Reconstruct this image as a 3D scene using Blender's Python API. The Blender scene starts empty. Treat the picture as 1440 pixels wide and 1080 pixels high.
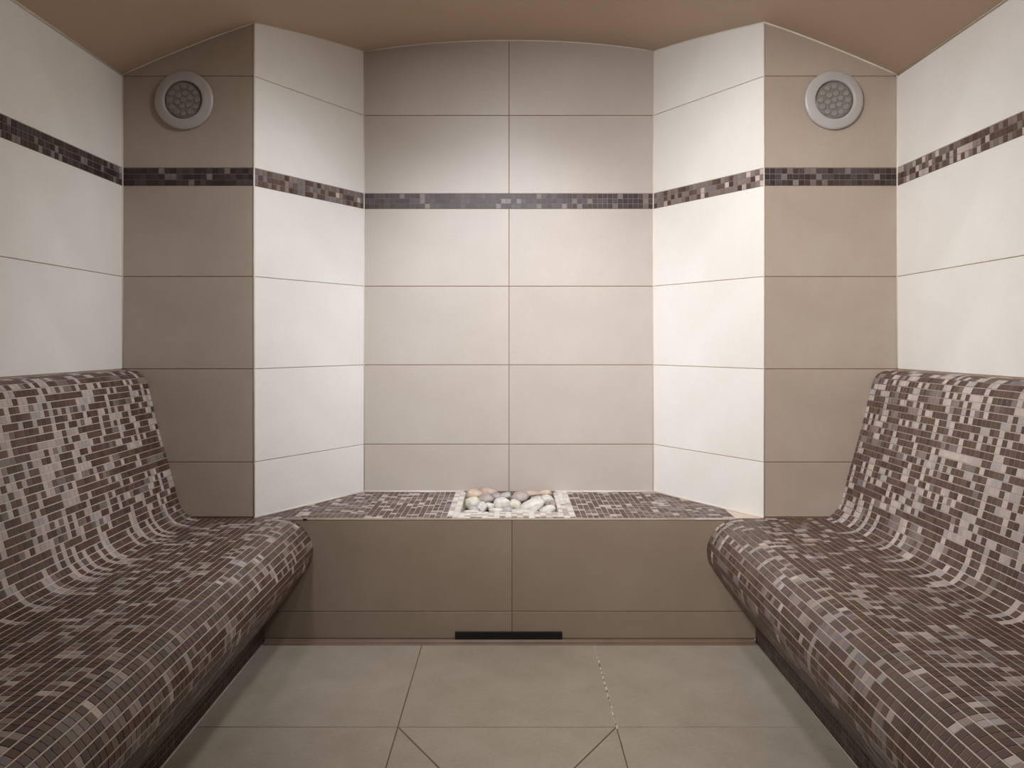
import bpy, bmesh, math, random
from mathutils import Vector, Matrix, noise

scene = bpy.context.scene
COL = scene.collection

# ------------------------------------------------------------------ camera
F_PX = 1130.0                       # focal length in pixels of a 1440 px wide frame
EYE = 1.087
cam_data = bpy.data.cameras.new('camera')
cam = bpy.data.objects.new('camera', cam_data)
COL.objects.link(cam)
cam_data.sensor_fit = 'HORIZONTAL'
cam_data.sensor_width = 36.0
cam_data.lens = F_PX / 1440.0 * 36.0
cam_data.shift_x = 1.0 / 1440.0
cam_data.shift_y = -60.0 / 1440.0
cam_data.clip_start = 0.02
cam.location = (0, 0, EYE)
cam.rotation_euler = (math.radians(90), 0, 0)
scene.camera = cam

# ------------------------------------------------------------------ world, exposure
world = bpy.data.worlds.new('world')
scene.world = world
world.use_nodes = True
world.node_tree.nodes['Background'].inputs[0].default_value = (0.02, 0.018, 0.016, 1)
world.node_tree.nodes['Background'].inputs[1].default_value = 1.0
vs = scene.view_settings
vs.view_transform = 'Standard'
vs.look = 'None'
vs.gamma = 1.0
vs.use_curve_mapping = False
vs.exposure = 0.0

# ceiling lamps added out of view to shape the light: kind, x, y, power in watts, aim point (spots), cone in degrees, colour, label
COOL, WARM = (0.93, 0.99, 1.10), (0.98, 0.985, 1.02)
ADDED_CEILING_LAMPS = [
    ('disk', 0.0, 2.20, 8.8, None, 0, WARM, 'added out-of-view flat round ceiling lamp facing the floor before the ledge'),
    ('spot', -0.70, 0.30, 175.0, (0.9, 2.9, 0.9), 80, WARM, 'added out-of-view round ceiling spot near the entrance aimed across the room'),
    ('spot', -0.60, 1.20, 123.0, (0.9, 3.0, 1.0), 60, WARM, 'added out-of-view round ceiling spot halfway along the darker bench aimed across the room'),
    ('spot', 0.50, 2.00, 64.0, (-0.9, 3.0, 0.9), 70, COOL, 'added out-of-view round ceiling spot aimed at the corner of the darker bench'),
    ('spot', 0.0, 1.86, 76.0, (0.0, 3.4, 1.05), 60, COOL, 'added out-of-view round ceiling spot on the vault axis aimed into the niche'),
]

# ------------------------------------------------------------------ dimensions
YP = 2.905          # plane of the pilasters and of the ledge riser
YB = 3.411          # back wall of the niche
YE = -0.85          # entrance wall behind the camera
XL, XR = -1.406, 1.396
PL, PR = -0.930, 0.914
NL, NR = -0.625, 0.603
CX = -0.006
SEAT = 0.4465


def srgb(r, g, b):
    def f(c):
        c /= 255.0
        return c / 12.92 if c <= 0.04045 else ((c + 0.055) / 1.055) ** 2.4
    return (f(r), f(g), f(b), 1.0)


# vault: height of the ceiling over x
VK = [(0.0, 2.366, 0.0), (0.62, 2.318, -0.17), (0.925, 2.240, -0.33), (1.401, 2.052, -0.44), (1.60, 1.96, -0.46)]


def vault(x):
    a = abs(x - CX)
    for (x0, z0, t0), (x1, z1, t1) in zip(VK, VK[1:]):
        if a <= x1:
            h = x1 - x0
            t = (a - x0) / h
            return ((2*t**3 - 3*t**2 + 1) * z0 + (t**3 - 2*t**2 + t) * h * t0
                    + (-2*t**3 + 3*t**2) * z1 + (t**3 - t**2) * h * t1)
    return VK[-1][1]


# ------------------------------------------------------------------ materials
def new_mat(name):
    m = bpy.data.materials.new(name)
    m.use_nodes = True
    return m, m.node_tree.nodes, m.node_tree.links, m.node_tree.nodes['Principled BSDF']


def mottled(name, c0, c1, rough=0.5, scale=6.0, bump=0.0, bump_scale=120.0, detail=6.0, fine=0.0, spec=0.5):
    """base colour between c0 and c1 by object-space noise, optional fine grain"""
    m, n, l, b = new_mat(name)
    tc = n.new('ShaderNodeTexCoord')
    nz = n.new('ShaderNodeTexNoise')
    nz.inputs['Scale'].default_value = scale
    nz.inputs['Detail'].default_value = detail
    nz.inputs['Roughness'].default_value = 0.6
    l.new(tc.outputs['Object'], nz.inputs['Vector'])
    rp = n.new('ShaderNodeValToRGB')
    rp.color_ramp.elements[0].position = 0.30
    rp.color_ramp.elements[0].color = c0
    rp.color_ramp.elements[1].position = 0.70
    rp.color_ramp.elements[1].color = c1
    l.new(nz.outputs['Fac'], rp.inputs['Fac'])
    out = rp.outputs['Color']
    if fine > 0:
        n2 = n.new('ShaderNodeTexNoise')
        n2.inputs['Scale'].default_value = 90.0
        n2.inputs['Detail'].default_value = 3.0
        l.new(tc.outputs['Object'], n2.inputs['Vector'])
        mr = n.new('ShaderNodeMapRange')
        mr.inputs['From Min'].default_value = 0.3
        mr.inputs['From Max'].default_value = 0.7
        mr.inputs['To Min'].default_value = 1.0 - fine
        mr.inputs['To Max'].default_value = 1.0 + fine
        l.new(n2.outputs['Fac'], mr.inputs['Value'])
        mx = n.new('ShaderNodeVectorMath')
        mx.operation = 'SCALE'
        l.new(out, mx.inputs[0])
        l.new(mr.outputs['Result'], mx.inputs['Scale'])
        out = mx.outputs['Vector']
    l.new(out, b.inputs['Base Color'])
    b.inputs['Roughness'].default_value = rough
    b.inputs['Specular IOR Level'].default_value = spec
    if bump > 0:
        n3 = n.new('ShaderNodeTexNoise')
        n3.inputs['Scale'].default_value = bump_scale
        n3.inputs['Detail'].default_value = 4.0
        l.new(tc.outputs['Object'], n3.inputs['Vector'])
        bp = n.new('ShaderNodeBump')
        bp.inputs['Strength'].default_value = bump
        bp.inputs['Distance'].default_value = 0.002
        l.new(n3.outputs['Fac'], bp.inputs['Height'])
        l.new(bp.outputs['Normal'], b.inputs['Normal'])
    return m


M = {}
M['cream'] = mottled('cream_tile', srgb(224, 219, 210), srgb(233, 229, 221), 0.42, 3.5, 0.04, 60, fine=0.015)
M['beige'] = mottled('beige_tile', srgb(164, 147, 131), srgb(176, 160, 144), 0.42, 3.5, 0.04, 60, fine=0.02)
M['beige_lit'] = mottled('beige_tile_lit', srgb(181, 169, 157), srgb(191, 180, 168), 0.42, 3.0, 0.04, 60, fine=0.02)  # beige tile made paler: the niche's bright light put into its colour
M['riser'] = mottled('riser_tile', srgb(134, 117, 99), srgb(145, 128, 110), 0.42, 3.5, 0.04, 60, fine=0.02)  # darker copy of the beige tile, light falloff set into its colour
M['floor'] = mottled('floor_tile', srgb(160, 149, 132), srgb(174, 164, 148), 0.5, 7.0, 0.10, 90, fine=0.05)
M['grout_brown'] = mottled('wall_grout', srgb(120, 88, 66), srgb(142, 108, 84), 0.9, 14.0)
M['grout_cream'] = mottled('cream_wall_grout', srgb(158, 130, 106), srgb(182, 160, 138), 0.9, 10.0)
M['grout_floor'] = mottled('floor_grout', srgb(96, 72, 54), srgb(128, 104, 84), 0.9, 10.0)
M['grout_pale'] = mottled('pale_grout', srgb(196, 186, 172), srgb(220, 212, 200), 0.9, 60.0, 0.6, 200)
M['grout_mosaic'] = mottled('mosaic_grout', srgb(198, 178, 160), srgb(216, 202, 188), 0.85, 5.0)
M['grout_dark'] = mottled('band_grout', srgb(128, 116, 110), srgb(150, 140, 132), 0.85, 9.0)
M['caulk'] = mottled('white_caulk', srgb(206, 194, 180), srgb(226, 216, 204), 0.5, 12.0)
M['ceiling'] = mottled('ceiling_paint', srgb(184, 160, 138), srgb(192, 168, 146), 0.6, 2.0, 0.05, 80)
M['trim'] = mottled('pale_edge_trim', srgb(176, 160, 140), srgb(200, 186, 166), 0.45, 8.0)
M['skirt'] = mottled('brown_skirting', srgb(112, 90, 72), srgb(128, 106, 88), 0.5, 10.0)
M['black'] = mottled('black_metal', srgb(20, 18, 18), srgb(27, 25, 24), 0.5, 20.0)
M['black_slat'] = mottled('black_slat_metal', srgb(34, 30, 29), srgb(40, 36, 35), 0.45, 20.0)
M['plastic'] = mottled('grey_white_plastic', srgb(172, 166, 161), srgb(180, 174, 169), 0.35, 8.0)
M['lens'] = mottled('frosted_lens', srgb(122, 116, 108), srgb(132, 126, 118), 0.3, 40.0)
M['bump'] = mottled('lens_bump', srgb(136, 130, 121), srgb(146, 140, 131), 0.3, 60.0)
M['wood'] = mottled('door_panel', srgb(130, 104, 80), srgb(146, 120, 94), 0.45, 5.0)
M['metal'] = mottled('brushed_metal', srgb(150, 148, 146), srgb(164, 162, 160), 0.35, 20.0)

# mosaic: the tile's own colour is stored with the tile
m, n, l, b = new_mat('mosaic_tile')
at = n.new('ShaderNodeAttribute')
at.attribute_name = 'tone'
tc = n.new('ShaderNodeTexCoord')
nz = n.new('ShaderNodeTexNoise')
nz.inputs['Scale'].default_value = 160.0
nz.inputs['Detail'].default_value = 3.0
l.new(tc.outputs['Object'], nz.inputs['Vector'])
mr = n.new('ShaderNodeMapRange')
mr.inputs['To Min'].default_value = 0.86
mr.inputs['To Max'].default_value = 1.14
l.new(nz.outputs['Fac'], mr.inputs['Value'])
sc = n.new('ShaderNodeVectorMath')
sc.operation = 'SCALE'
l.new(at.outputs['Color'], sc.inputs[0])
l.new(mr.outputs['Result'], sc.inputs['Scale'])
l.new(sc.outputs['Vector'], b.inputs['Base Color'])
b.inputs['Roughness'].default_value = 0.44
b.inputs['Specular IOR Level'].default_value = 0.42
M['mosaic'] = m

# emitting diffuser of the added ceiling lamps
m, n, l, b = new_mat('added_lamp_diffuser')
b.inputs['Base Color'].default_value = (0.9, 0.88, 0.84, 1)
b.inputs['Emission Color'].default_value = (1.0, 0.93, 0.85, 1)
b.inputs['Emission Strength'].default_value = 4.0
M['diffuser'] = m


# ------------------------------------------------------------------ object helpers
def link(name, me, mat=None, parent=None):
    o = bpy.data.objects.new(name, me)
    COL.objects.link(o)
    if mat is not None and not me.materials:
        me.materials.append(mat)
    if parent is not None:
        o.parent = parent
    return o


def mesh(name, verts, faces, mat=None, parent=None, smooth=False):
    me = bpy.data.meshes.new(name)
    me.from_pydata([tuple(v) for v in verts], [], faces)
    me.validate()
    bm = bmesh.new()
    bm.from_mesh(me)
    bmesh.ops.recalc_face_normals(bm, faces=bm.faces)
    bm.to_mesh(me)
    bm.free()
    if smooth:
        me.polygons.foreach_set('use_smooth', [True] * len(me.polygons))
    return link(name, me, mat, parent)


def from_bm(name, bm, mat=None, parent=None, smooth=False):
    me = bpy.data.meshes.new(name)
    bmesh.ops.recalc_face_normals(bm, faces=bm.faces)
    bm.to_mesh(me)
    bm.free()
    if smooth:
        me.polygons.foreach_set('use_smooth', [True] * len(me.polygons))
    return link(name, me, mat, parent)


def empty(name, loc):
    o = bpy.data.objects.new(name, None)
    COL.objects.link(o)
    o.location = loc
    o.empty_display_size = 0.1
    return o


def tag(o, label, cat, group=None):
    o['label'] = label
    o['category'] = cat
    if group:
        o['group'] = group
    return o


def structure(o):
    o['kind'] = 'structure'
    return o


def box_bm(bm, x0, x1, y0, y1, z0, z1):
    v = [bm.verts.new(p) for p in ((x0, y0, z0), (x1, y0, z0), (x1, y1, z0), (x0, y1, z0),
                                   (x0, y0, z1), (x1, y0, z1), (x1, y1, z1), (x0, y1, z1))]
    for f in ((0, 3, 2, 1), (4, 5, 6, 7), (0, 1, 5, 4), (1, 2, 6, 5), (2, 3, 7, 6), (3, 0, 4, 7)):
        bm.faces.new([v[i] for i in f])


def prism(poly, a, b_, to3):
    """solid between two copies of a 2-D polygon; to3(p, t) maps to space"""
    n_ = len(poly)
    vs_ = [to3(p, a) for p in poly] + [to3(p, b_) for p in poly]
    fs = [tuple(range(n_)), tuple(range(2*n_ - 1, n_ - 1, -1))]
    fs += [(i, (i + 1) % n_, n_ + (i + 1) % n_, n_ + i) for i in range(n_)]
    return vs_, fs


def inset_poly(poly, d):
    """convex polygon, counter-clockwise, moved inwards by d"""
    n_ = len(poly)
    out = []
    for i in range(n_):
        p0, p1, p2 = poly[i - 1], poly[i], poly[(i + 1) % n_]
        e1 = Vector((p1[0] - p0[0], p1[1] - p0[1]))
        e2 = Vector((p2[0] - p1[0], p2[1] - p1[1]))
        if e1.length < 1e-9 or e2.length < 1e-9:
            out.append(p1)
            continue
        e1.normalize()
        e2.normalize()
        n1 = Vector((-e1.y, e1.x))
        n2 = Vector((-e2.y, e2.x))
        bis = n1 + n2
        if bis.length < 1e-6:
            bis = n1.copy()
        bis.normalize()
        k = d / max(0.35, bis.dot(n1))
        out.append((p1[0] + bis.x * k, p1[1] + bis.y * k))
    return out


def tube(name, pts, r, mat, parent=None, sides=6):
    bm = bmesh.new()
    rings = []
    for i, p in enumerate(pts):
        p = Vector(p)
        a = Vector(pts[max(0, i - 1)])
        c = Vector(pts[min(len(pts) - 1, i + 1)])
        d = (c - a).normalized()
        up = Vector((0, 0, 1)) if abs(d.z) < 0.9 else Vector((1, 0, 0))
        s = d.cross(up).normalized()
        t = s.cross(d).normalized()
        rings.append([bm.verts.new(p + (s * math.cos(q) + t * math.sin(q)) * r)
                      for q in (2 * math.pi * k / sides for k in range(sides))])
    for r0, r1 in zip(rings, rings[1:]):
        for k in range(sides):
            bm.faces.new((r0[k], r0[(k + 1) % sides], r1[(k + 1) % sides], r1[k]))
    bm.faces.new(rings[0])
    bm.faces.new(list(reversed(rings[-1])))
    return from_bm(name, bm, mat, parent, smooth=True)


def lathe(name, prof, mat, parent=None, seg=48, axis='y', loc=(0, 0, 0)):
    """prof: (radius, height); spun about the local axis (height towards -y or -z)"""
    bm = bmesh.new()
    rings = []
    for (r, h) in prof:
        ring = []
        for k in range(seg):
            q = 2 * math.pi * k / seg
            if axis == 'y':
                ring.append(bm.verts.new((r * math.cos(q), -h, r * math.sin(q))))
            else:
                ring.append(bm.verts.new((r * math.cos(q), r * math.sin(q), -h)))
        rings.append(ring)
    for r0, r1 in zip(rings, rings[1:]):
        for k in range(seg):
            bm.faces.new((r0[k], r0[(k + 1) % seg], r1[(k + 1) % seg], r1[k]))
    bm.faces.new(rings[0])
    bm.faces.new(rings[-1])
    o = from_bm(name, bm, mat, parent, smooth=True)
    o.location = loc
    for p in o.data.polygons:
        if len(p.vertices) > 4:
            p.use_smooth = False
    return o


# ------------------------------------------------------------------ mosaic collector
PITCH = 0.0214
TONES = {
    'dark': [srgb(84, 62, 52), srgb(76, 57, 48), srgb(91, 69, 57), srgb(80, 62, 55), srgb(94, 72, 61), srgb(87, 63, 54), srgb(72, 52, 43), srgb(84, 70, 54), srgb(88, 66, 64), srgb(98, 78, 68)],
    'mid': [srgb(122, 109, 101), srgb(112, 100, 93), srgb(130, 116, 108), srgb(118, 107, 106)],
    'light': [srgb(178, 165, 156), srgb(169, 157, 150), srgb(187, 174, 164), srgb(164, 155, 151), srgb(182, 167, 160)],
    'taupe': [srgb(152, 138, 127), srgb(142, 129, 120), srgb(160, 146, 135), srgb(146, 136, 130)],
    'white': [srgb(214, 208, 198), srgb(204, 200, 192), srgb(222, 216, 206)],
    'deep': [srgb(62, 48, 46), srgb(54, 43, 42), srgb(70, 54, 50), srgb(76, 66, 66)],
}


class Mosaic:
    """flat little slabs, each with bevelled sides and one colour"""
    def __init__(self):
        self.v, self.f, self.c = [], [], []

    def slab(self, base, nrm, h, col):
        """base: polygon in space on the grout face; top is slightly smaller"""
        n_ = len(base)
        c = sum(base, Vector()) / n_
        k = len(self.v)
        self.v += base
        for p in base:
            d = p - c
            q = p - d * (0.0009 / max(d.length, 0.002)) + nrm * h
            self.v.append(q)
        self.f.append(tuple(k + n_ + i for i in range(n_)))
        self.c.append(col)
        for i in range(n_):
            j = (i + 1) % n_
            self.f.append((k + i, k + j, k + n_ + j, k + n_ + i))
            self.c.append(col)

    def build(self, name, parent, kind=None):
        me = bpy.data.meshes.new(name)
        me.from_pydata([tuple(p) for p in self.v], [], self.f)
        a = me.color_attributes.new('tone', 'FLOAT_COLOR', 'CORNER')
        buf = []
        for p, col in zip(me.polygons, self.c):
            buf += list(col) * p.loop_total
        a.data.foreach_set('color', buf)
        o = link(name, me, M['mosaic'], parent)
        if kind:
            o['kind'] = kind
        return o


def tone_grid(rows, cols, rng, p_light, p_mid):
    """mostly dark rows broken by single pale tiles, a few short pale runs across the rows"""
    g = [[None] * cols for _ in range(rows)]
    for i in range(rows):
        pl, pm = (p_light(i), p_mid(i)) if callable(p_light) else (p_light, p_mid)
        for j in range(cols):
            q = rng.random()
            if q < pl * 0.68:
                g[i][j] = 'light'
                w = rng.random()
                if w < 0.26 and i + 1 < rows:
                    g[i + 1][j] = 'light'
                elif w < 0.42 and j + 1 < cols:
                    g[i][j + 1] = 'light'
                elif w < 0.48:
                    for k in (1, 2):
                        if i + k < rows:
                            g[i + k][j] = 'light'
            elif q < pl * 0.68 + pm * 0.5:
                for k in range(rng.choice((1, 2, 3))):
                    if j + k < cols and g[i][j + k] is None:
                        g[i][j + k] = 'mid'
    return [[t or 'dark' for t in r] for r in g]


# ------------------------------------------------------------------ walls
ROWS = [0.650, 0.987, 1.321, 1.650, 1.714, 2.046, 2.60]
BAND = (1.650, 1.714)
GAP = 0.0026
PROUD = 0.0022


def wall(name, p0, p1, mat, grout, cuts, zmin, ext=(0.0, 0.0), band_mix=(0.05, 0.15), seed=1,
         band_dark='deep', skip=None, zbase=0.0):
    """p0 -> p1 on plan with the room on the left-hand side of travel reversed: normal = rot(-90)"""
    p0 = Vector((p0[0], p0[1], 0))
    p1 = Vector((p1[0], p1[1], 0))
    d = (p1 - p0)
    L = d.length
    d.normalize()
    nrm = Vector((d.y, -d.x, 0))            # points into the room
    rng = random.Random(seed)

    def to3(p, t):
        return p0 + d * p[0] + Vector((0, 0, p[1])) + nrm * t

    def top(u):
        return vault((p0 + d * u).x)

    # backing
    us = [-ext[0] + (L + ext[0] + ext[1]) * k / 24 for k in range(25)]
    poly = [(us[0], zbase), (us[-1], zbase)] + [(u, top(u) + 0.012) for u in reversed(us)]
    vs_, fs = prism(poly, -PROUD - 0.05, -PROUD, to3)
    w = structure(mesh(name, vs_, fs, grout))
    # large tiles
    zs = [zmin] + [z for z in ROWS if z > zmin + 0.02]
    for z0, z1 in zip(zs, zs[1:]):
        if abs(z0 - BAND[0]) < 1e-4:
            continue
        for u0, u1 in zip(cuts, cuts[1:]):
            a, c = u0 + GAP / 2, u1 - GAP / 2
            if u0 <= 1e-4:
                a = u0 + 0.0004
            if u1 >= L - 1e-4:
                c = u1 - 0.0004
            b0, b1 = z0 + GAP / 2, z1 - GAP / 2
            if skip and skip(a, c, b0, b1):
                continue
            if min(top(a), top(c), top((a + c) / 2)) >= b1:
                poly = [(a, b0), (c, b0), (c, b1), (a, b1)]
            else:
                nn = 10
                tp = [(c + (a - c) * k / nn) for k in range(nn + 1)]
                if max(top(u) for u in tp) < b0 + 0.003:
                    continue
                poly = [(a, b0), (c, b0)] + [(u, max(b0 + 0.0005, min(b1, top(u) - 0.0008))) for u in tp]
            ins = inset_poly(poly, 0.0008)
            n_ = len(poly)
            vv = [to3(p, -PROUD) for p in poly] + [to3(p, -0.0006) for p in poly] + [to3(p, 0.0) for p in ins]
            ff = [tuple(reversed(range(n_)))]
            for q in (0, n_):
                ff += [(q + i, q + (i + 1) % n_, q + n_ + (i + 1) % n_, q + n_ + i) for i in range(n_)]
            ff.append(tuple(2 * n_ + i for i in range(n_)))
            c3 = sum((to3(p, 0) for p in poly), Vector()) / n_
            me_o = mesh('wall_tile', [p - c3 for p in vv], ff, mat, w)
            me_o.location = c3
    # mosaic band: three rows of small tiles
    mo = Mosaic()
    pz = (BAND[1] - BAND[0]) / 3.0
    cols = int(round(L / PITCH))
    pu = L / cols
    g = 0.0013
    for r in range(3):
        for c_ in range(cols):
            u0, u1 = c_ * pu + g / 2, (c_ + 1) * pu - g / 2
            z0, z1 = BAND[0] + r * pz + g / 2, BAND[0] + (r + 1) * pz - g / 2
            q = rng.random()
            t = 'light' if q < band_mix[0] else 'mid' if q < band_mix[0] + band_mix[1] else band_dark
            mo.slab([to3((u0, z0), -PROUD), to3((u1, z0), -PROUD), to3((u1, z1), -PROUD), to3((u0, z1), -PROUD)],
                    nrm, PROUD * 0.8, rng.choice(TONES[t]))
    mo.build('mosaic_band', w, 'stuff')
    # the grout between the small tiles
    vs_, fs = prism([(0, BAND[0]), (L, BAND[0]), (L, BAND[1]), (0, BAND[1])], -PROUD - 0.001, -PROUD + 0.0002, to3)
    mesh('band_grout', vs_, fs, M['grout_dark'], w)
    return w


Ld = math.hypot(NL - PL, YB - YP)
Ldr = math.hypot(PR - NR, YB - YP)
wall('wall_left', (XL, YE), (XL, YP), M['cream'], M['grout_cream'],
     [0, 0.155, 1.055, 1.955, 2.855, YP - YE], 0.987, (0.05, 0.05), (0.01, 0.22), 11)
wall('wall_pilaster_left', (XL, YP), (PL, YP), M['beige'], M['grout_brown'],
     [0, PL - XL], 0.452, (0.04, 0.0), (0.0, 0.04), 12)
wall('wall_niche_left', (PL, YP), (NL, YB), M['cream'], M['grout_cream'],
     [0, Ld], 0.449, (0.0, 0.03), (0.02, 0.55), 13, 'dark')  # sheen of the slanted wall painted into greyer band tones
wall('wall_back', (NL, YB), (NR, YB), M['beige_lit'], M['grout_brown'],
     [0, -0.0095 - NL, NR - NL], 0.449, (0.05, 0.05), (0.0, 0.08), 14)
wall('wall_niche_right', (NR, YB), (PR, YP), M['cream'], M['grout_cream'],
     [0, Ldr], 0.449, (0.03, 0.0), (0.10, 0.55), 15, 'dark')  # band tones lightened here too, to stand in for sheen
wall('wall_pilaster_right', (PR, YP), (XR, YP), M['beige'], M['grout_brown'],
     [0, XR - PR], 0.452, (0.0, 0.04), (0.0, 0.20), 16)
wall('wall_right', (XR, YP), (XR, YE), M['cream'], M['grout_cream'],
     [0, 0.9, 1.8, 2.7, 3.6, YP - YE], 0.987, (0.05, 0.05), (0.16, 0.34), 17, 'dark')
DX0, DX1, DZ = -0.35, 0.45, 1.98


def door_skip(a, c, b0, b1):
    # wall_entrance runs from XR to XL
    return False


wall('wall_entrance', (XR, YE), (XL, YE), M['beige'], M['grout_brown'],
     [0, 0.4, 0.93, 1.87, 2.3, XR - XL], 0.02, (0.04, 0.04), (0.05, 0.25), 18, skip=door_skip)
# entrance door
dm = structure(mesh('door_1', *prism([(DX0, 0.005), (DX1, 0.005), (DX1, DZ), (DX0, DZ)], YE + 0.002, YE + 0.035,
                                     lambda p, t: Vector((p[0], t, p[1]))), M['wood']))
bm = bmesh.new()
box_bm(bm, DX0 - 0.06, DX0 - 0.002, YE + 0.002, YE + 0.045, 0.005, DZ + 0.06)
box_bm(bm, DX1 + 0.002, DX1 + 0.06, YE + 0.002, YE + 0.045, 0.005, DZ + 0.06)
box_bm(bm, DX0 - 0.002, DX1 + 0.002, YE + 0.002, YE + 0.045, DZ + 0.003, DZ + 0.06)
from_bm('door_frame', bm, M['trim'], dm)
tube('door_handle', [(0.36, YE + 0.036, 1.05), (0.36, YE + 0.08, 1.05), (0.25, YE + 0.085, 1.05)], 0.009, M['metal'], dm, 10)

# ------------------------------------------------------------------ ceiling (barrel vault)
xs = [CX - 1.50 + 3.0 * k / 72 for k in range(73)]
poly = [(x, vault(x)) for x in xs] + [(xs[-1], 2.46), (xs[0], 2.46)]
vs_, fs = [], []
y0, y1 = YE - 0.06, YB + 0.06
for (x, z) in poly:
    vs_.append((x, y0, z))
for (x, z) in poly:
    vs_.append((x, y1, z))
n_ = len(poly)
for i in range(n_):
    j = (i + 1) % n_
    fs.append((i, j, n_ + j, n_ + i))
for i in range(72):
    pass
ce = structure(mesh('ceiling', vs_, fs, M['ceiling']))
for p in ce.data.polygons:
    if p.index < 72:
        p.use_smooth = True

# caulk lines along the ceiling and in the corners
rng = random.Random(3)
trim_no = [0]


def bead(pts, r, mat='caulk'):
    trim_no[0] += 1
    return structure(tube('trim_%d' % trim_no[0], pts, r, M[mat], None, 6))


def ceil_pts(a, b, n_=16, off=(0, 0), dz=-0.001):
    return [(a[0] + (b[0] - a[0]) * k / n_ + off[0], a[1] + (b[1] - a[1]) * k / n_ + off[1],
             vault(a[0] + (b[0] - a[0]) * k / n_) + dz) for k in range(n_ + 1)]


bead(ceil_pts((XL, YE), (XL, YP), 2), 0.0032)
bead(ceil_pts((XL, YP), (PL, YP)), 0.0030)
bead(ceil_pts((PL, YP), (NL, YB)), 0.0024)
bead(ceil_pts((NL, YB), (NR, YB), 24), 0.0032)
bead(ceil_pts((NR, YB), (PR, YP)), 0.0026)
bead(ceil_pts((PR, YP), (XR, YP)), 0.0042)
bead(ceil_pts((XR, YP), (XR, YE), 2), 0.0036)
for (x, y, r, z0) in ((XL + .001, YP - .001, 0.0028, 0.99), (PL, YP, 0.0032, 0.452), (NL, YB, 0.0030, 0.452),
                      (NR, YB, 0.0030, 0.452), (PR, YP, 0.0022, 0.452), (XR - .001, YP - .001, 0.0028, 0.99)):
    bead([(x, y, z0), (x, y, vault(x) - 0.002)], r)
# caulk where the niche walls meet the ledge
for a, b_ in (((PL, YP), (NL, YB)), ((NL, YB), (-0.20, YB)), ((0.185, YB), (NR, YB)), ((NR, YB), (PR, YP))):
    bead([(a[0], a[1], 0.4495), (b_[0], b_[1], 0.4495)], 0.0045)

# ------------------------------------------------------------------ floor
PLX_L, PLX_R = -0.893, 0.881          # faces of the bench plinths
fl = structure(mesh('floor', *prism([(XL - .05, YE - .05), (XR + .05, YE - .05), (XR + .05, YB + .05), (XL - .05, YB + .05)],
                                    -0.06, -0.0022, lambda p, t: Vector((p[0], p[1], t))), M['grout_floor']))
J0, J1 = -0.320, 0.297


def floor_tile(poly, g=0.0016):
    poly = inset_poly(poly, g)
    ins = inset_poly(poly, 0.0010)
    n_ = len(poly)
    c = Vector((sum(p[0] for p in poly) / n_, sum(p[1] for p in poly) / n_, 0))
    vv = [Vector((p[0], p[1], -0.0022)) - c for p in poly] + [Vector((p[0], p[1], -0.0007)) - c for p in poly] \
        + [Vector((p[0], p[1], 0)) - c for p in ins]
    ff = [tuple(reversed(range(n_)))]
    for q in (0, n_):
        ff += [(q + i, q + (i + 1) % n_, q + n_ + (i + 1) % n_, q + n_ + i) for i in range(n_)]
    ff.append(tuple(2 * n_ + i for i in range(n_)))
    o = mesh('floor_tile', vv, ff, M['floor'], fl)
    o.location = c
    return o


FY = [YE, -0.32, 0.30, 0.91, 1.286, 1.65, 2.266, YP]
for (a, c) in zip([YE, -0.32, 0.30, 0.91, 1.65, 2.266], [-0.32, 0.30, 0.91, 1.65, 2.266, YP]):
    for (x0, x1) in ((PLX_L, J0), (J1, PLX_R)):
        floor_tile([(x0, a), (x1, a), (x1, c), (x0, c)])
for (a, c) in ((YE, -0.32), (-0.32, 0.30), (0.30, 1.276), (2.266, YP)):
    floor_tile([(J0, a), (J1, a), (J1, c), (J0, c)])
# four slabs falling towards the middle
dc = ((J0 + J1) / 2, 1.771)
q = [(J0, 1.276), (J1, 1.276), (J1, 2.266), (J0, 2.266)]
for i in range(4):
    floor_tile([q[i], q[(i + 1) % 4], dc], 0.0022)
# crumbling pale grout in one joint
rng = random.Random(5)
bm = bmesh.new()
y = 2.255
while y < 2.865:
    ln = rng.uniform(0.008, 0.032)
    w_ = rng.uniform(0.0016, 0.0042)
    if rng.random() < 0.8:
        ox = J1 + rng.uniform(-0.0012, 0.0012)
        ring = [(ox - w_, y), (ox - w_ * 0.2, y - 0.002), (ox + w_, y + ln * 0.2), (ox + w_ * 0.7, y + ln * 0.8), (ox, y + ln), (ox - w_ * 0.9, y + ln * 0.7)]
        lo = [bm.verts.new((p[0], p[1], -0.0021)) for p in ring]
        hi = [bm.verts.new((ox + (p[0] - ox) * 0.7, p[1], rng.uniform(0.0002, 0.0009))) for p in ring]
        for i in range(6):
            bm.faces.new((lo[i], lo[(i + 1) % 6], hi[(i + 1) % 6], hi[i]))
        bm.faces.new(hi)
    y += ln + rng.uniform(0.0, 0.012)
o = from_bm('grout_crumbs', bm, M['grout_pale'], fl)
o['kind'] = 'stuff'

# ------------------------------------------------------------------ ledge with the stone pit
PX0, PX1, PY0 = -0.192, 0.178, 3.010
ledge = empty('stone_ledge', (CX, (YP + YB) / 2, 0))
tag(ledge, 'beige tiled ledge with mosaic top and a square pit of stones in the niche', 'ledge')


def child(o, parent):
    o.parent = parent
    o.matrix_parent_inverse = parent.matrix_world.inverted() if parent.type != 'EMPTY' else Matrix.Translation(-Vector(parent.location))
    return o


g_ = 0.0014
zt = SEAT
bm = bmesh.new()


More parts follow.
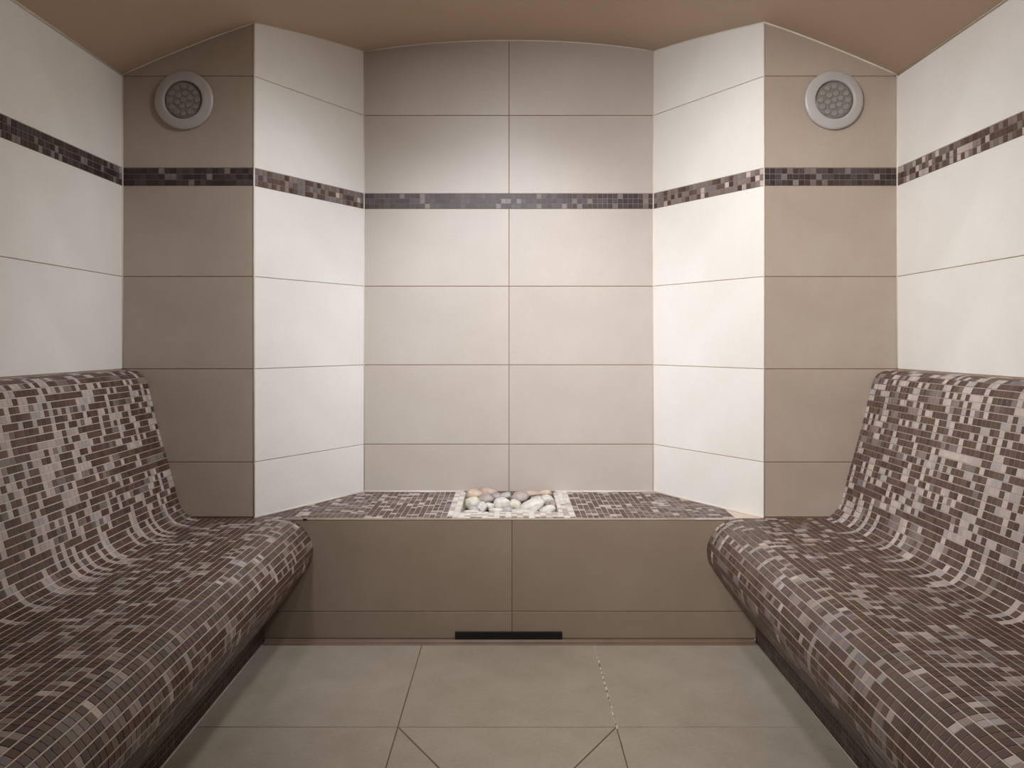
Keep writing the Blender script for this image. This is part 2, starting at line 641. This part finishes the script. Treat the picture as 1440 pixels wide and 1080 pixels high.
def solid(bm, poly, z0, z1):
    lo = [bm.verts.new((p[0], p[1], z0)) for p in poly]
    hi = [bm.verts.new((p[0], p[1], z1)) for p in poly]
    bm.faces.new(lo)
    bm.faces.new(hi)
    for i in range(len(poly)):
        j = (i + 1) % len(poly)
        bm.faces.new((lo[i], lo[j], hi[j], hi[i]))


e = 0.0015
A = (PL + e, YP + 0.0035)
B = (PR - e, YP + 0.0035)
sl = (NL - PL) / (YB - YP)
xl_p = PL + (PY0 - YP) * sl + e
xr_p = PR + (PY0 - YP) * (NR - PR) / (YB - YP) - e
yb_ = YB - 0.0015
solid(bm, [A, B, (xr_p, PY0), (xl_p, PY0)], 0.002, zt)
solid(bm, [(xl_p, PY0), (PX0, PY0), (PX0, yb_), (NL + e, yb_)], 0.002, zt)
solid(bm, [(PX1, PY0), (xr_p, PY0), (NR - e, yb_), (PX1, yb_)], 0.002, zt)
solid(bm, [(PX0, PY0), (PX1, PY0), (PX1, yb_), (PX0, yb_)], 0.002, 0.335)
child(from_bm('body', bm, M['grout_mosaic']), ledge)
# dark recess line at the back of the pit
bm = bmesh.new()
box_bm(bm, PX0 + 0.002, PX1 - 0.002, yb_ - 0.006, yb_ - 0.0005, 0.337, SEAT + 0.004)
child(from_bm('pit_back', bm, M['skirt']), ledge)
# riser tiles
RZ = [0.012, 0.110, 0.4415]
for (z0, z1) in zip(RZ, RZ[1:]):
    for (x0, x1) in ((-0.925, 0.0026), (0.0026, 0.909)):
        p = [(x0 + g_, z0 + g_), (x1 - g_, z0 + g_), (x1 - g_, z1 - g_), (x0 + g_, z1 - g_)]
        ins = inset_poly(p, 0.0009)
        c = Vector(((x0 + x1) / 2, YP, (z0 + z1) / 2))
        vv = [Vector((a, YP + 0.0034, b_)) - c for a, b_ in p] + [Vector((a, YP + 0.0008, b_)) - c for a, b_ in p] \
            + [Vector((a, YP, b_)) - c for a, b_ in ins]
        ff = [(3, 2, 1, 0), (8, 9, 10, 11)]
        for q_ in (0, 4):
            ff += [(q_ + i, q_ + (i + 1) % 4, q_ + 4 + (i + 1) % 4, q_ + 4 + i) for i in range(4)]
        o = mesh('riser_tile', vv, ff, M['riser'])
        o.location = c
        child(o, ledge)
# brown joint filler behind the riser tiles
bm = bmesh.new()
box_bm(bm, -0.925, 0.909, YP + 0.0018, YP + 0.0033, 0.012, 0.441)
child(from_bm('riser_grout', bm, M['grout_floor']), ledge)
bm = bmesh.new()
box_bm(bm, -0.80, 0.785, YP - 0.0012, YP + 0.003, 0.4420, 0.4478)
child(from_bm('edge_trim', bm, M['trim']), ledge)
bm = bmesh.new()
box_bm(bm, 0.665, 0.784, YP - 0.0022, YP - 0.0013, 0.4425, 0.4482)
child(from_bm('trim_repair', bm, M['grout_pale']), ledge)
bm = bmesh.new()
solid(bm, [(-0.756, YP - 0.0004), (-0.751, YP - 0.0020), (-0.741, YP - 0.0020), (-0.736, YP - 0.0004)], 0.4400, 0.4462)
child(from_bm('chipped_edge', bm, M['black']), ledge)
# low skirting
sk = [(YP - 0.0004, 0.0125), (YP - 0.012, 0.0120), (YP - 0.016, 0.0060), (YP - 0.032, 0.0045), (YP - 0.034, 0.0004), (YP - 0.0004, 0.0004)]
vs_, fs = prism(sk, PLX_L + 0.004, PLX_R - 0.004, lambda p, t: Vector((t, p[0], p[1])))
child(mesh('skirting', vs_, fs, M['skirt']), ledge)


def clip_half(poly, a, b_):
    """keep the part of polygon on the left of a->b"""
    out = []
    def side(p):
        return (b_[0] - a[0]) * (p[1] - a[1]) - (b_[1] - a[1]) * (p[0] - a[0])
    for i in range(len(poly)):
        p, q_ = poly[i], poly[(i + 1) % len(poly)]
        sp, sq = side(p), side(q_)
        if sp >= 0:
            out.append(p)
        if sp * sq < 0:
            t = sp / (sp - sq)
            out.append((p[0] + (q_[0] - p[0]) * t, p[1] + (q_[1] - p[1]) * t))
    return out


def area2(poly):
    return abs(sum(poly[i][0] * poly[(i + 1) % len(poly)][1] - poly[(i + 1) % len(poly)][0] * poly[i][1] for i in range(len(poly)))) / 2


rng = random.Random(21)
mo = Mosaic()
trap = [(PL + 0.003, YP + 0.004), (PR - 0.003, YP + 0.004), (NR - 0.002, YB - 0.003), (NL + 0.002, YB - 0.003)]
ncol = int((PR - PL) / PITCH) + 1
nrow = int((YB - YP) / PITCH) + 1
tg = tone_grid(nrow, ncol, rng, 0.14, 0.30)
rows_y = [YP + 0.004 + r * PITCH for r in range(nrow + 1)]
for r in range(nrow):
    for c_ in range(ncol):
        x0 = PX0 - 0.0214 * 40 + c_ * PITCH - 0.0005
        x1 = x0 + PITCH
        ya, yb2 = rows_y[r], rows_y[r] + PITCH
        poly = [(x0 + 0.0009, ya + 0.0009), (x1 - 0.0009, ya + 0.0009), (x1 - 0.0009, yb2 - 0.0009), (x0 + 0.0009, yb2 - 0.0009)]
        for i in range(4):
            poly = clip_half(poly, trap[i], trap[(i + 1) % 4])
            if len(poly) < 3:
                break
        if len(poly) < 3:
            continue
        xm, ym = (x0 + x1) / 2, (ya + yb2) / 2
        if PX0 - 0.001 < xm < PX1 + 0.001 and ym > PY0 - 0.004:
            continue
        if x0 < PX0 < x1 and ym > PY0:                       # trim at the rim of the pit
            poly = clip_half(poly, (PX0, 10), (PX0, 0)) if xm > PX0 else [(min(p[0], PX0 - 0.0006), p[1]) for p in poly]
        if x0 < PX1 < x1 and ym > PY0:
            poly = [(max(p[0], PX1 + 0.0006), p[1]) for p in poly]
        if len(poly) < 3 or area2(poly) < 1.2e-5:
            continue
        border = (PX0 - 0.052 < xm < PX1 + 0.056)
        if border:
            edge_front = ym < YP + 0.03
            if edge_front:
                t = rng.choice(('mid', 'light', 'dark', 'mid', 'white'))
            else:
                t = rng.choice(('white', 'white', 'light', 'white'))
        else:
            t = tg[r][c_]
        mo.slab([Vector((p[0], p[1], SEAT)) for p in poly], Vector((0, 0, 1)), 0.0013, rng.choice(TONES[t]))
child(mo.build('mosaic_tiles', None, 'stuff'), ledge)
# pale rim tiles standing on the inner faces of the pit
mo = Mosaic()
for k in range(17):
    x0 = PX0 + (PX1 - PX0) * k / 17
    x1 = PX0 + (PX1 - PX0) * (k + 1) / 17
    for (za, zb) in ((0.424, 0.4455), (0.402, 0.4235)):
        mo.slab([Vector((x0 + .001, PY0, za)), Vector((x0 + .001, PY0, zb)), Vector((x1 - .001, PY0, zb)), Vector((x1 - .001, PY0, za))],
                Vector((0, 1, 0)), 0.0013, rng.choice(TONES['white']))
for k in range(18):
    ya = PY0 + (yb_ - PY0) * k / 18.0
    yb2 = PY0 + (yb_ - PY0) * (k + 1) / 18.0
    for (xx, nx) in ((PX0, 1), (PX1, -1)):
        for (za, zb) in ((0.424, 0.4455), (0.402, 0.4235)):
            mo.slab([Vector((xx, ya + .001, za)), Vector((xx, yb2 - .001, za)), Vector((xx, yb2 - .001, zb)), Vector((xx, ya + .001, zb))],
                    Vector((nx, 0, 0)), 0.0013, rng.choice(TONES['white' if rng.random() < .6 else 'light']))
child(mo.build('pit_rim_tiles', None, 'stuff'), ledge)

# ------------------------------------------------------------------ vent in the riser
vent = empty('vent_grille', (-0.010, YP - 0.001, 0.0130))
tag(vent, 'long black slotted vent low in the beige riser under the ledge', 'vent')
vx0, vx1, vz0, vz1 = -0.203, 0.183, 0.0132, 0.0385
bm = bmesh.new()
box_bm(bm, vx0, vx1, YP - 0.0030, YP - 0.0006, vz0, vz1)
child(from_bm('back_plate', bm, M['black']), vent)
bm = bmesh.new()
t_ = 0.0030
box_bm(bm, vx0, vx1, YP - 0.0090, YP - 0.0031, vz1 - t_, vz1)
box_bm(bm, vx0, vx1, YP - 0.0090, YP - 0.0031, vz0, vz0 + t_)
box_bm(bm, vx0, vx0 + t_, YP - 0.0090, YP - 0.0031, vz0 + t_, vz1 - t_)
box_bm(bm, vx1 - t_, vx1, YP - 0.0090, YP - 0.0031, vz0 + t_, vz1 - t_)
child(from_bm('frame', bm, M['black']), vent)
for k in range(3):
    zc = vz0 + 0.0063 + k * 0.0062
    bm = bmesh.new()
    box_bm(bm, vx0 + t_, vx1 - t_, YP - 0.0075, YP - 0.0035, zc - 0.0012, zc + 0.0012)
    child(from_bm('slat', bm, M['black_slat']), vent)

# ------------------------------------------------------------------ benches
PROF = [(-1.405, .9835), (-1.362, .981), (-1.3285, .961), (-1.3085, .912), (-1.2855, .812), (-1.250, .683),
        (-1.2265, .599), (-1.206, .5225), (-1.186, .4770), (-1.152, .4510), (-1.06, .4470), (-.90, .4468), (-.82, .4450), (-.7686, .4263),
        (-.735, .388), (-.7175, .340), (-.724, .290), (-.743, .2567), (-.7815, .204), (-.822, .150), (-.867, .0905)]


def catmull(pts, sub=24):
    out = []
    n_ = len(pts)
    for i in range(n_ - 1):
        p0 = Vector(pts[max(0, i - 1)])
        p1, p2 = Vector(pts[i]), Vector(pts[i + 1])
        p3 = Vector(pts[min(n_ - 1, i + 2)])
        # centripetal-ish: scale tangents by segment length
        h = (p2 - p1).length
        t1 = (p2 - p0) / max(1e-6, (p2 - p1).length + (p1 - p0).length) * h
        t2 = (p3 - p1) / max(1e-6, (p3 - p2).length + (p2 - p1).length) * h
        for k in range(sub):
            t = k / sub
            out.append((2*t**3 - 3*t**2 + 1) * p1 + (t**3 - 2*t**2 + t) * t1 + (-2*t**3 + 3*t**2) * p2 + (t**3 - t**2) * t2)
    out.append(Vector(pts[-1]))
    return out


CURVE = catmull(PROF)
ARC = [0.0]
for a, b_ in zip(CURVE, CURVE[1:]):
    ARC.append(ARC[-1] + (b_ - a).length)


def at_arc(s):
    import bisect
    i = min(max(bisect.bisect_left(ARC, s), 1), len(ARC) - 1)
    t = (s - ARC[i - 1]) / max(1e-9, ARC[i] - ARC[i - 1])
    return CURVE[i - 1].lerp(CURVE[i], t)


TILE_MESHES = {}


def tile_mesh(key):
    """one flat mosaic tile, shared by all tiles of a colour"""
    if key not in TILE_MESHES:
        t, i = key
        mo = Mosaic()
        hx, hy = PITCH / 2 - 0.0007, PITCH / 2 - 0.0013       # along the bench, across the rows
        mo.slab([Vector((-hx, -hy, 0)), Vector((hx, -hy, 0)), Vector((hx, hy, 0)), Vector((-hx, hy, 0))], Vector((0, 0, 1)), 0.0009, TONES[t][i])
        mo.f.append((3, 2, 1, 0))
        mo.c.append(TONES[t][i])
        me = bpy.data.meshes.new('mosaic_tile')
        me.from_pydata([tuple(p) for p in mo.v], [], mo.f)
        a = me.color_attributes.new('tone', 'FLOAT_COLOR', 'CORNER')
        buf = []
        for p, col in zip(me.polygons, mo.c):
            buf += list(col) * p.loop_total
        a.data.foreach_set('color', buf)
        me.materials.append(M['mosaic'])
        TILE_MESHES[key] = me
    return TILE_MESHES[key]


def project(p):
    """pixel of a point in the 1440 x 1080 frame"""
    return 719.0 + p.x / p.y * F_PX, 480.0 - (p.z - EYE) / p.y * F_PX


def bench(side, label, seed):
    rng = random.Random(seed)
    mx = (lambda x: x) if side < 0 else (lambda x: 2 * (CX + 0.001) - x)
    root = empty('mosaic_bench', (mx(-1.15), (YE + YP) / 2, 0))
    tag(root, label, 'bench')
    ye = YP - 0.0012
    ys = YE + 0.002
    # solid core: the grout face
    step = CURVE[::6]
    if (step[-1] - CURVE[-1]).length > 1e-6:
        step.append(CURVE[-1])
    prof = [(p.x, p.y) for p in step] + [(-0.8935, 0.0885), (-0.8935, 0.001), (-1.4035, 0.001)]
    n_ = len(prof)
    vv = [Vector((mx(x), ys, z)) for x, z in prof] + [Vector((mx(x), ye, z)) for x, z in prof]
    ff = [tuple(range(n_)), tuple(range(2 * n_ - 1, n_ - 1, -1))] + [(i, (i + 1) % n_, n_ + (i + 1) % n_, n_ + i) for i in range(n_)]
    o = mesh('core', vv, ff, M['grout_mosaic'])
    for p in o.data.polygons:
        if len(p.vertices) == 4:
            p.use_smooth = True
    o.data.polygons[0].use_smooth = False
    child(o, root)
    rows = int((ARC[-1] - 0.005) / PITCH)
    cols = int((ye - ys) / PITCH)
    def zone(i):
        f = (0.004 + (i + 0.5) * PITCH)
        return 0 if f < 0.66 else 1 if f < 1.00 else 2          # backrest, seat, nose
    g1 = tone_grid(rows, cols, rng, lambda i: (0.32, 0.18, 0.08)[zone(i)], lambda i: (0.10, 0.06, 0.24)[zone(i)])
    for i in range(1, rows):                                   # in the cove the colours run on down the curve
        if 0.535 < (i + 0.5) * PITCH < 0.685:
            for j in range(cols):
                if rng.random() < 0.72:
                    g1[i][j] = g1[i - 1][j]
    items = []
    for i in range(rows):
        s0, s1 = 0.004 + i * PITCH + 0.0013, 0.004 + (i + 1) * PITCH - 0.0013
        a, b_ = at_arc(s0), at_arc(s1)
        p0 = Vector((mx(a.x), 0, a.y))
        p1 = Vector((mx(b_.x), 0, b_.y))
        d = (p1 - p0).normalized()
        nrm = Vector((-d.z, 0, d.x)) if side < 0 else Vector((d.z, 0, -d.x))
        mid = at_arc((s0 + s1) / 2)
        # lift the flat tile so that its middle does not sink under the curve
        mid3 = Vector((mx(mid.x), 0, mid.y))
        lift = max(0.0, (mid3 - (p0 + p1) / 2).dot(nrm))
        p0 = p0 + nrm * (lift + 0.0001)
        p1 = p1 + nrm * (lift + 0.0001)
        frac = (s0 + s1) / 2 / ARC[-1]
        jog = rng.uniform(-0.0015, 0.0015)
        for j in range(cols):
            t = g1[i][j]
            if t == 'light' and zone(i) and rng.random() < 0.75:
                t = 'taupe'                                  # greyer pale tiles on seat and nose
            yb2 = ye - j * PITCH - 0.0007 + jog
            ya = ye - (j + 1) * PITCH + 0.0007 + jog
            if yb2 > ye:
                yb2 = ye
            k = rng.randrange(len(TONES[t]))
            q0 = Vector((p0.x, ya, p0.z))
            q1 = Vector((p0.x, yb2, p0.z))
            q2 = Vector((p1.x, yb2, p1.z))
            q3 = Vector((p1.x, ya, p1.z))
            size = -1.0
            if ya > 0.6:
                c = (q0 + q2) / 2
                if nrm.dot(Vector((0, 0, EYE)) - c) > 0:
                    px = [project(q_) for q_ in (q0, q1, q2, q3)]
                    if all(1 < x < 1439 and 1 < y < 1079 for x, y in px):
                        size = area2(px)
            items.append((size, (q0, q1, q2, q3), nrm, (t, k)))
    order = sorted(range(len(items)), key=lambda q_: -items[q_][0])
    single = set(q_ for q_ in order[:300] if items[q_][0] > 0)
    mo = Mosaic()
    for q_, (size, quad, nrm, key) in enumerate(items):
        if q_ in single:
            c = sum(quad, Vector()) / 4
            xa = Vector((0, 1, 0))
            za = nrm
            ya_ = za.cross(xa)
            o = bpy.data.objects.new('mosaic_tile', tile_mesh(key))
            COL.objects.link(o)
            mat = Matrix((xa, ya_, za)).transposed().to_4x4()
            mat.translation = c - root.location
            o.parent = root
            o.matrix_local = mat
        else:
            mo.slab(list(quad), nrm, 0.0009, TONES[key[0]][key[1]])
    # plinth rows: same mosaic, shade under the nose painted in as deeper tones
    pm = Mosaic()
    for r in range(4):
        z0, z1 = 0.004 + r * PITCH + 0.001, 0.004 + (r + 1) * PITCH - 0.001
        for j in range(cols):
            yb2 = ye - j * PITCH - 0.0007
            ya = yb2 - PITCH + 0.0014
            x = mx(-0.8935)
            pm.slab([Vector((x, ya, z0)), Vector((x, yb2, z0)), Vector((x, yb2, z1)), Vector((x, ya, z1))],
                    Vector((-side, 0, 0)), 0.0012, rng.choice(TONES['deep']))
    child(mo.build('mosaic_tiles', None, 'stuff'), root)
    child(pm.build('plinth_tiles', None, 'stuff'), root)
    child(tube('caulk_line', [(mx(-0.8905), ys, 0.0022), (mx(-0.8905), YP - 0.036, 0.0022)], 0.0026, M['caulk']), root)
    return root


bench(-1, 'brown mosaic heated bench in deeper shade against the dimmer cream wall', 31)
bench(1, 'brown mosaic heated bench against the brighter cream wall', 57)

# ------------------------------------------------------------------ round wall spotlights
def spot(x, z, label):
    r_ = empty('wall_spotlight', (x, YP, z))
    tag(r_, label, 'spotlight', 'round spotlights on the pilasters')
    R = 0.1055
    prof = [(R - 0.004, 0.0005), (R, 0.003), (R, 0.010), (R - 0.002, 0.0135), (R - 0.007, 0.0155), (R - 0.02, 0.018),
            (0.076, 0.0200), (0.071, 0.0196), (0.069, 0.0175), (0.0685, 0.0090), (0.0684, 0.0015)]
    lathe('bezel', prof, M['plastic'], r_, 64)
    ln = lathe('lens', [(0.0680, 0.0020), (0.0680, 0.0105), (0.060, 0.0118), (0.030, 0.0130), (0.004, 0.0133)], M['lens'], r_, 48)
    spots = [(0, 0)] + [(0.024 * math.cos(q), 0.024 * math.sin(q)) for q in (math.pi / 3 * k + 0.3 for k in range(6))] \
        + [(0.049 * math.cos(q), 0.049 * math.sin(q)) for q in (2 * math.pi / 12 * k for k in range(12))]
    first = None
    for (a, b_) in spots:
        if first is None:
            first = lathe('lens_cell', [(0.0105, 0.0), (0.0102, 0.0020), (0.0082, 0.0036), (0.0070, 0.0024), (0.0040, 0.0030), (0.001, 0.0042)], M['bump'], ln, 16)
            o = first
        else:
            o = first.copy()
            COL.objects.link(o)
        rr = math.hypot(a, b_)
        o.location = (a, -(0.0131 - 0.0016 * (rr / 0.06) ** 2), b_)
    return r_


spot(-1.180, 1.956, 'round white spotlight on the pilaster by the dimmer cream wall')
spot(1.163, 1.956, 'round white spotlight on the pilaster by the brighter cream wall')

# ------------------------------------------------------------------ stones in the pit
def stone_mat(name, c0, c1, c2):
    m, n, l, b = new_mat(name)
    tc = n.new('ShaderNodeTexCoord')
    n1 = n.new('ShaderNodeTexNoise')
    n1.inputs['Scale'].default_value = 22.0
    n1.inputs['Detail'].default_value = 8.0
    n1.inputs['Roughness'].default_value = 0.65
    l.new(tc.outputs['Object'], n1.inputs['Vector'])
    rp = n.new('ShaderNodeValToRGB')
    rp.color_ramp.elements[0].position = 0.32
    rp.color_ramp.elements[0].color = c0
    rp.color_ramp.elements[1].position = 0.68
    rp.color_ramp.elements[1].color = c2
    e_ = rp.color_ramp.elements.new(0.5)
    e_.color = c1
    l.new(n1.outputs['Fac'], rp.inputs['Fac'])
    l.new(rp.outputs['Color'], b.inputs['Base Color'])
    b.inputs['Roughness'].default_value = 0.75
    n2 = n.new('ShaderNodeTexNoise')
    n2.inputs['Scale'].default_value = 150.0
    l.new(tc.outputs['Object'], n2.inputs['Vector'])
    bp = n.new('ShaderNodeBump')
    bp.inputs['Strength'].default_value = 0.25
    bp.inputs['Distance'].default_value = 0.002
    l.new(n2.outputs['Fac'], bp.inputs['Height'])
    l.new(bp.outputs['Normal'], b.inputs['Normal'])
    return m


SM = {
    'white': stone_mat('white_stone', srgb(176, 172, 160), srgb(208, 204, 192), srgb(226, 222, 212)),
    'orange': stone_mat('orange_stone', srgb(178, 148, 124), srgb(200, 174, 150), srgb(214, 198, 180)),
    'pink': stone_mat('pink_stone', srgb(160, 132, 120), srgb(182, 158, 144), srgb(198, 180, 166)),
    'mauve': stone_mat('mauve_stone', srgb(140, 126, 120), srgb(164, 150, 144), srgb(184, 174, 166)),
    'grey': stone_mat('grey_stone', srgb(140, 138, 130), srgb(168, 166, 158), srgb(192, 190, 180)),
    'yellow': stone_mat('cream_stone', srgb(188, 178, 154), srgb(210, 202, 182), srgb(224, 218, 204)),
}


def stone(zx, zy, w, h, kind, tilt, label, depth=None, Y=None, dz=0.0, seed=0, group=None, loc=None, dims=None):
    """zx, zy, w, h measured on a six-fold enlargement of the pit"""
    rng = random.Random(seed * 7 + 3)
    if loc is None:
        px, py = 600 + zx / 6.0, 660 + zy / 6.0
        if Y is None:
            Y = 3.350 + (200 - zy) / 165.0 * 0.295
        X = (px - 719) / F_PX * Y
        Z = EYE - (py - 480) / F_PX * Y + dz
        rx = w / 6.0 * Y / F_PX / 2
        rz = h / 6.0 * Y / F_PX / 2
        rx, rz = rx * 1.04, rz * 1.04
        ry = depth / 2 if depth else max(0.020, min(0.045, 0.75 * rx))
        Y2 = min(max(Y, PY0 + 1.2 * ry + 0.004), yb_ - 0.008 - 1.15 * ry)
        X, Z = X * Y2 / Y, EYE - (EYE - Z) * Y2 / Y
        Y = Y2
        ext = 1.12 * math.hypot(rx * math.cos(math.radians(tilt)), rz * math.sin(math.radians(tilt))) + 0.003
        X = min(max(X, PX0 + ext), PX1 - ext)
    else:
        X, Y, Z = loc
        rx, ry, rz = dims
    bm = bmesh.new()
    bmesh.ops.create_icosphere(bm, subdivisions=3, radius=1.0)
    off = Vector((rng.uniform(-50, 50), rng.uniform(-50, 50), rng.uniform(-50, 50)))
    for v in bm.verts:
        d = v.co.normalized()
        # rounded pebble with flattened faces
        k = 1.02 + 0.30 * noise.noise(d * 1.25 + off) + 0.12 * noise.noise(d * 2.4 + off) + 0.04 * noise.noise(d * 6 + off)
        q_ = d * k
        pw = 0.86
        q_ = Vector([math.copysign(abs(c) ** pw, c) for c in q_])
        v.co = Vector((q_.x * rx, q_.y * ry, q_.z * rz))
    o = from_bm('stone', bm, SM[kind], None, smooth=True)
    o.location = (X, Y, Z)
    o.rotation_euler = (rng.uniform(-0.15, 0.15), math.radians(-tilt), rng.uniform(-0.35, 0.35))
    tag(o, label, 'stone', group)
    return o


ST = [
    (385, 214, 120, 84, 'orange', 0, 'rounded orange beige stone in the back corner of the pit'),
    (515, 195, 150, 78, 'pink', -6, 'pinkish beige stone highest against the back wall of the pit'),
    (375, 285, 130, 90, 'yellow', 10, 'cream yellowish stone against the side rim below the orange beige one'),
    (500, 258, 140, 84, 'mauve', 8, 'mauve grey stone beside the cream yellowish stone'),
    (462, 325, 84, 104, 'white', -32, 'upright pale stone leaning beside a dark grey one'),
    (402, 338, 84, 62, 'grey', -20, 'small dark grey stone behind the front rim corner'),
    (530, 312, 74, 56, 'white', 0, 'very small whitish stone beside the large round white one'),
    (634, 300, 150, 108, 'white', -4, 'large round white stone in the middle of the pit'),
    (748, 298, 96, 78, 'yellow', -24, 'pale yellowish stone between the large round white and long white stones'),
    (662, 225, 100, 58, 'grey', 10, 'greenish grey stone lying behind the large round white one'),
    (592, 232, 90, 60, 'mauve', 0, 'small mauve stone below the pinkish highest stone'),
    (780, 240, 150, 92, 'mauve', 16, 'mauve pink wedge shaped stone in the pit centre'),
    (865, 205, 180, 54, 'pink', 3, 'flat pinkish stone along the back edge of the pit'),
    (890, 308, 215, 84, 'white', 24, 'long smooth white stone lying slanted'),
    (925, 258, 120, 66, 'grey', 18, 'grey stone tucked behind the long slanted white stone'),
    (1015, 203, 118, 56, 'orange', 0, 'flat orange beige stone in the back corner beside the flat pinkish one'),
    (1028, 262, 110, 90, 'white', -18, 'chunky white stone beside the side rim of the pit'),
    (1070, 306, 48, 92, 'mauve', 0, 'narrow mauve stone standing against the side rim'),
    (1020, 342, 124, 70, 'white', 22, 'pointed white stone in the front corner of the pit'),
    (582, 352, 126, 56, 'white', 4, 'small oval white stone by the front rim'),
    (372, 368, 150, 50, 'white', 0, 'low white stone in the front corner beside the small dark grey one'),
    (832, 364, 240, 48, 'white', -4, 'long flat white stone along the front rim of the pit'),
    (680, 346, 86, 66, 'grey', 0, 'grey stone below the large round white one at the front rim'),
]
for k, (zx, zy, w, h, kd, tl, lb) in enumerate(ST):
    stone(zx, zy, w, h, kd, tl, lb, seed=k + 1)
# stones beneath, seen only in the gaps
rng = random.Random(77)
k = 100
for iy in range(4):
    for ix in range(4):
        k += 1
        stone(0, 0, 0, 0, rng.choice(('grey', 'mauve', 'grey', 'white')), rng.uniform(-10, 10),
              'stone half hidden in the gaps beneath the upper stones of the pit', seed=k, group='stones beneath the upper layer',
              loc=(PX0 + 0.046 + ix * 0.0925, PY0 + 0.048 + iy * 0.098, 0.3735),
              dims=(0.036, 0.036, 0.029))

# ------------------------------------------------------------------ added ceiling lamps, out of view
for (kind, x, y, pw, aim, cone, colr, lb) in ADDED_CEILING_LAMPS:
    z = vault(x)
    sl_ = (vault(x + 0.05) - vault(x - 0.05)) / 0.1
    r = 0.12 if kind == 'disk' else 0.125
    root = empty('added_ceiling_lamp', (x, y, z - 0.004))
    root.rotation_euler = (0, -math.atan(sl_), 0)
    tag(root, lb, 'lamp')
    lathe('housing', [(r + 0.03, -0.003), (r + 0.03, 0.010), (r + 0.022, 0.016), (r + 0.004, 0.016), (r + 0.002, 0.004), (r, 0.003)], M['plastic'], root, 48, 'z')
    lathe('diffuser', [(r - 0.001, 0.0035), (r - 0.001, 0.009), (r * 0.6, 0.0115), (0.004, 0.012)], M['diffuser'], root, 48, 'z')
    if kind == 'disk':
        ld = bpy.data.lights.new('added_lamp_light', 'AREA')
        ld.shape = 'DISK'
        ld.size = 2 * r * 0.95
    else:
        ld = bpy.data.lights.new('added_lamp_light', 'SPOT')
        ld.spot_size = math.radians(cone)
        ld.spot_blend = 1.0
        ld.shadow_soft_size = 0.12
    ld.energy = pw
    ld.color = colr
    lo = bpy.data.objects.new('added_lamp_light', ld)
    COL.objects.link(lo)
    lo.parent = root
    lo.location = (0, 0, -0.022 if kind == 'disk' else -0.135)
    if aim:
        d_ = Vector(aim) - Vector((x, y, z - 0.135))
        d_.rotate(root.rotation_euler.to_matrix().inverted())
        lo.rotation_euler = d_.to_track_quat('-Z', 'Y').to_euler()
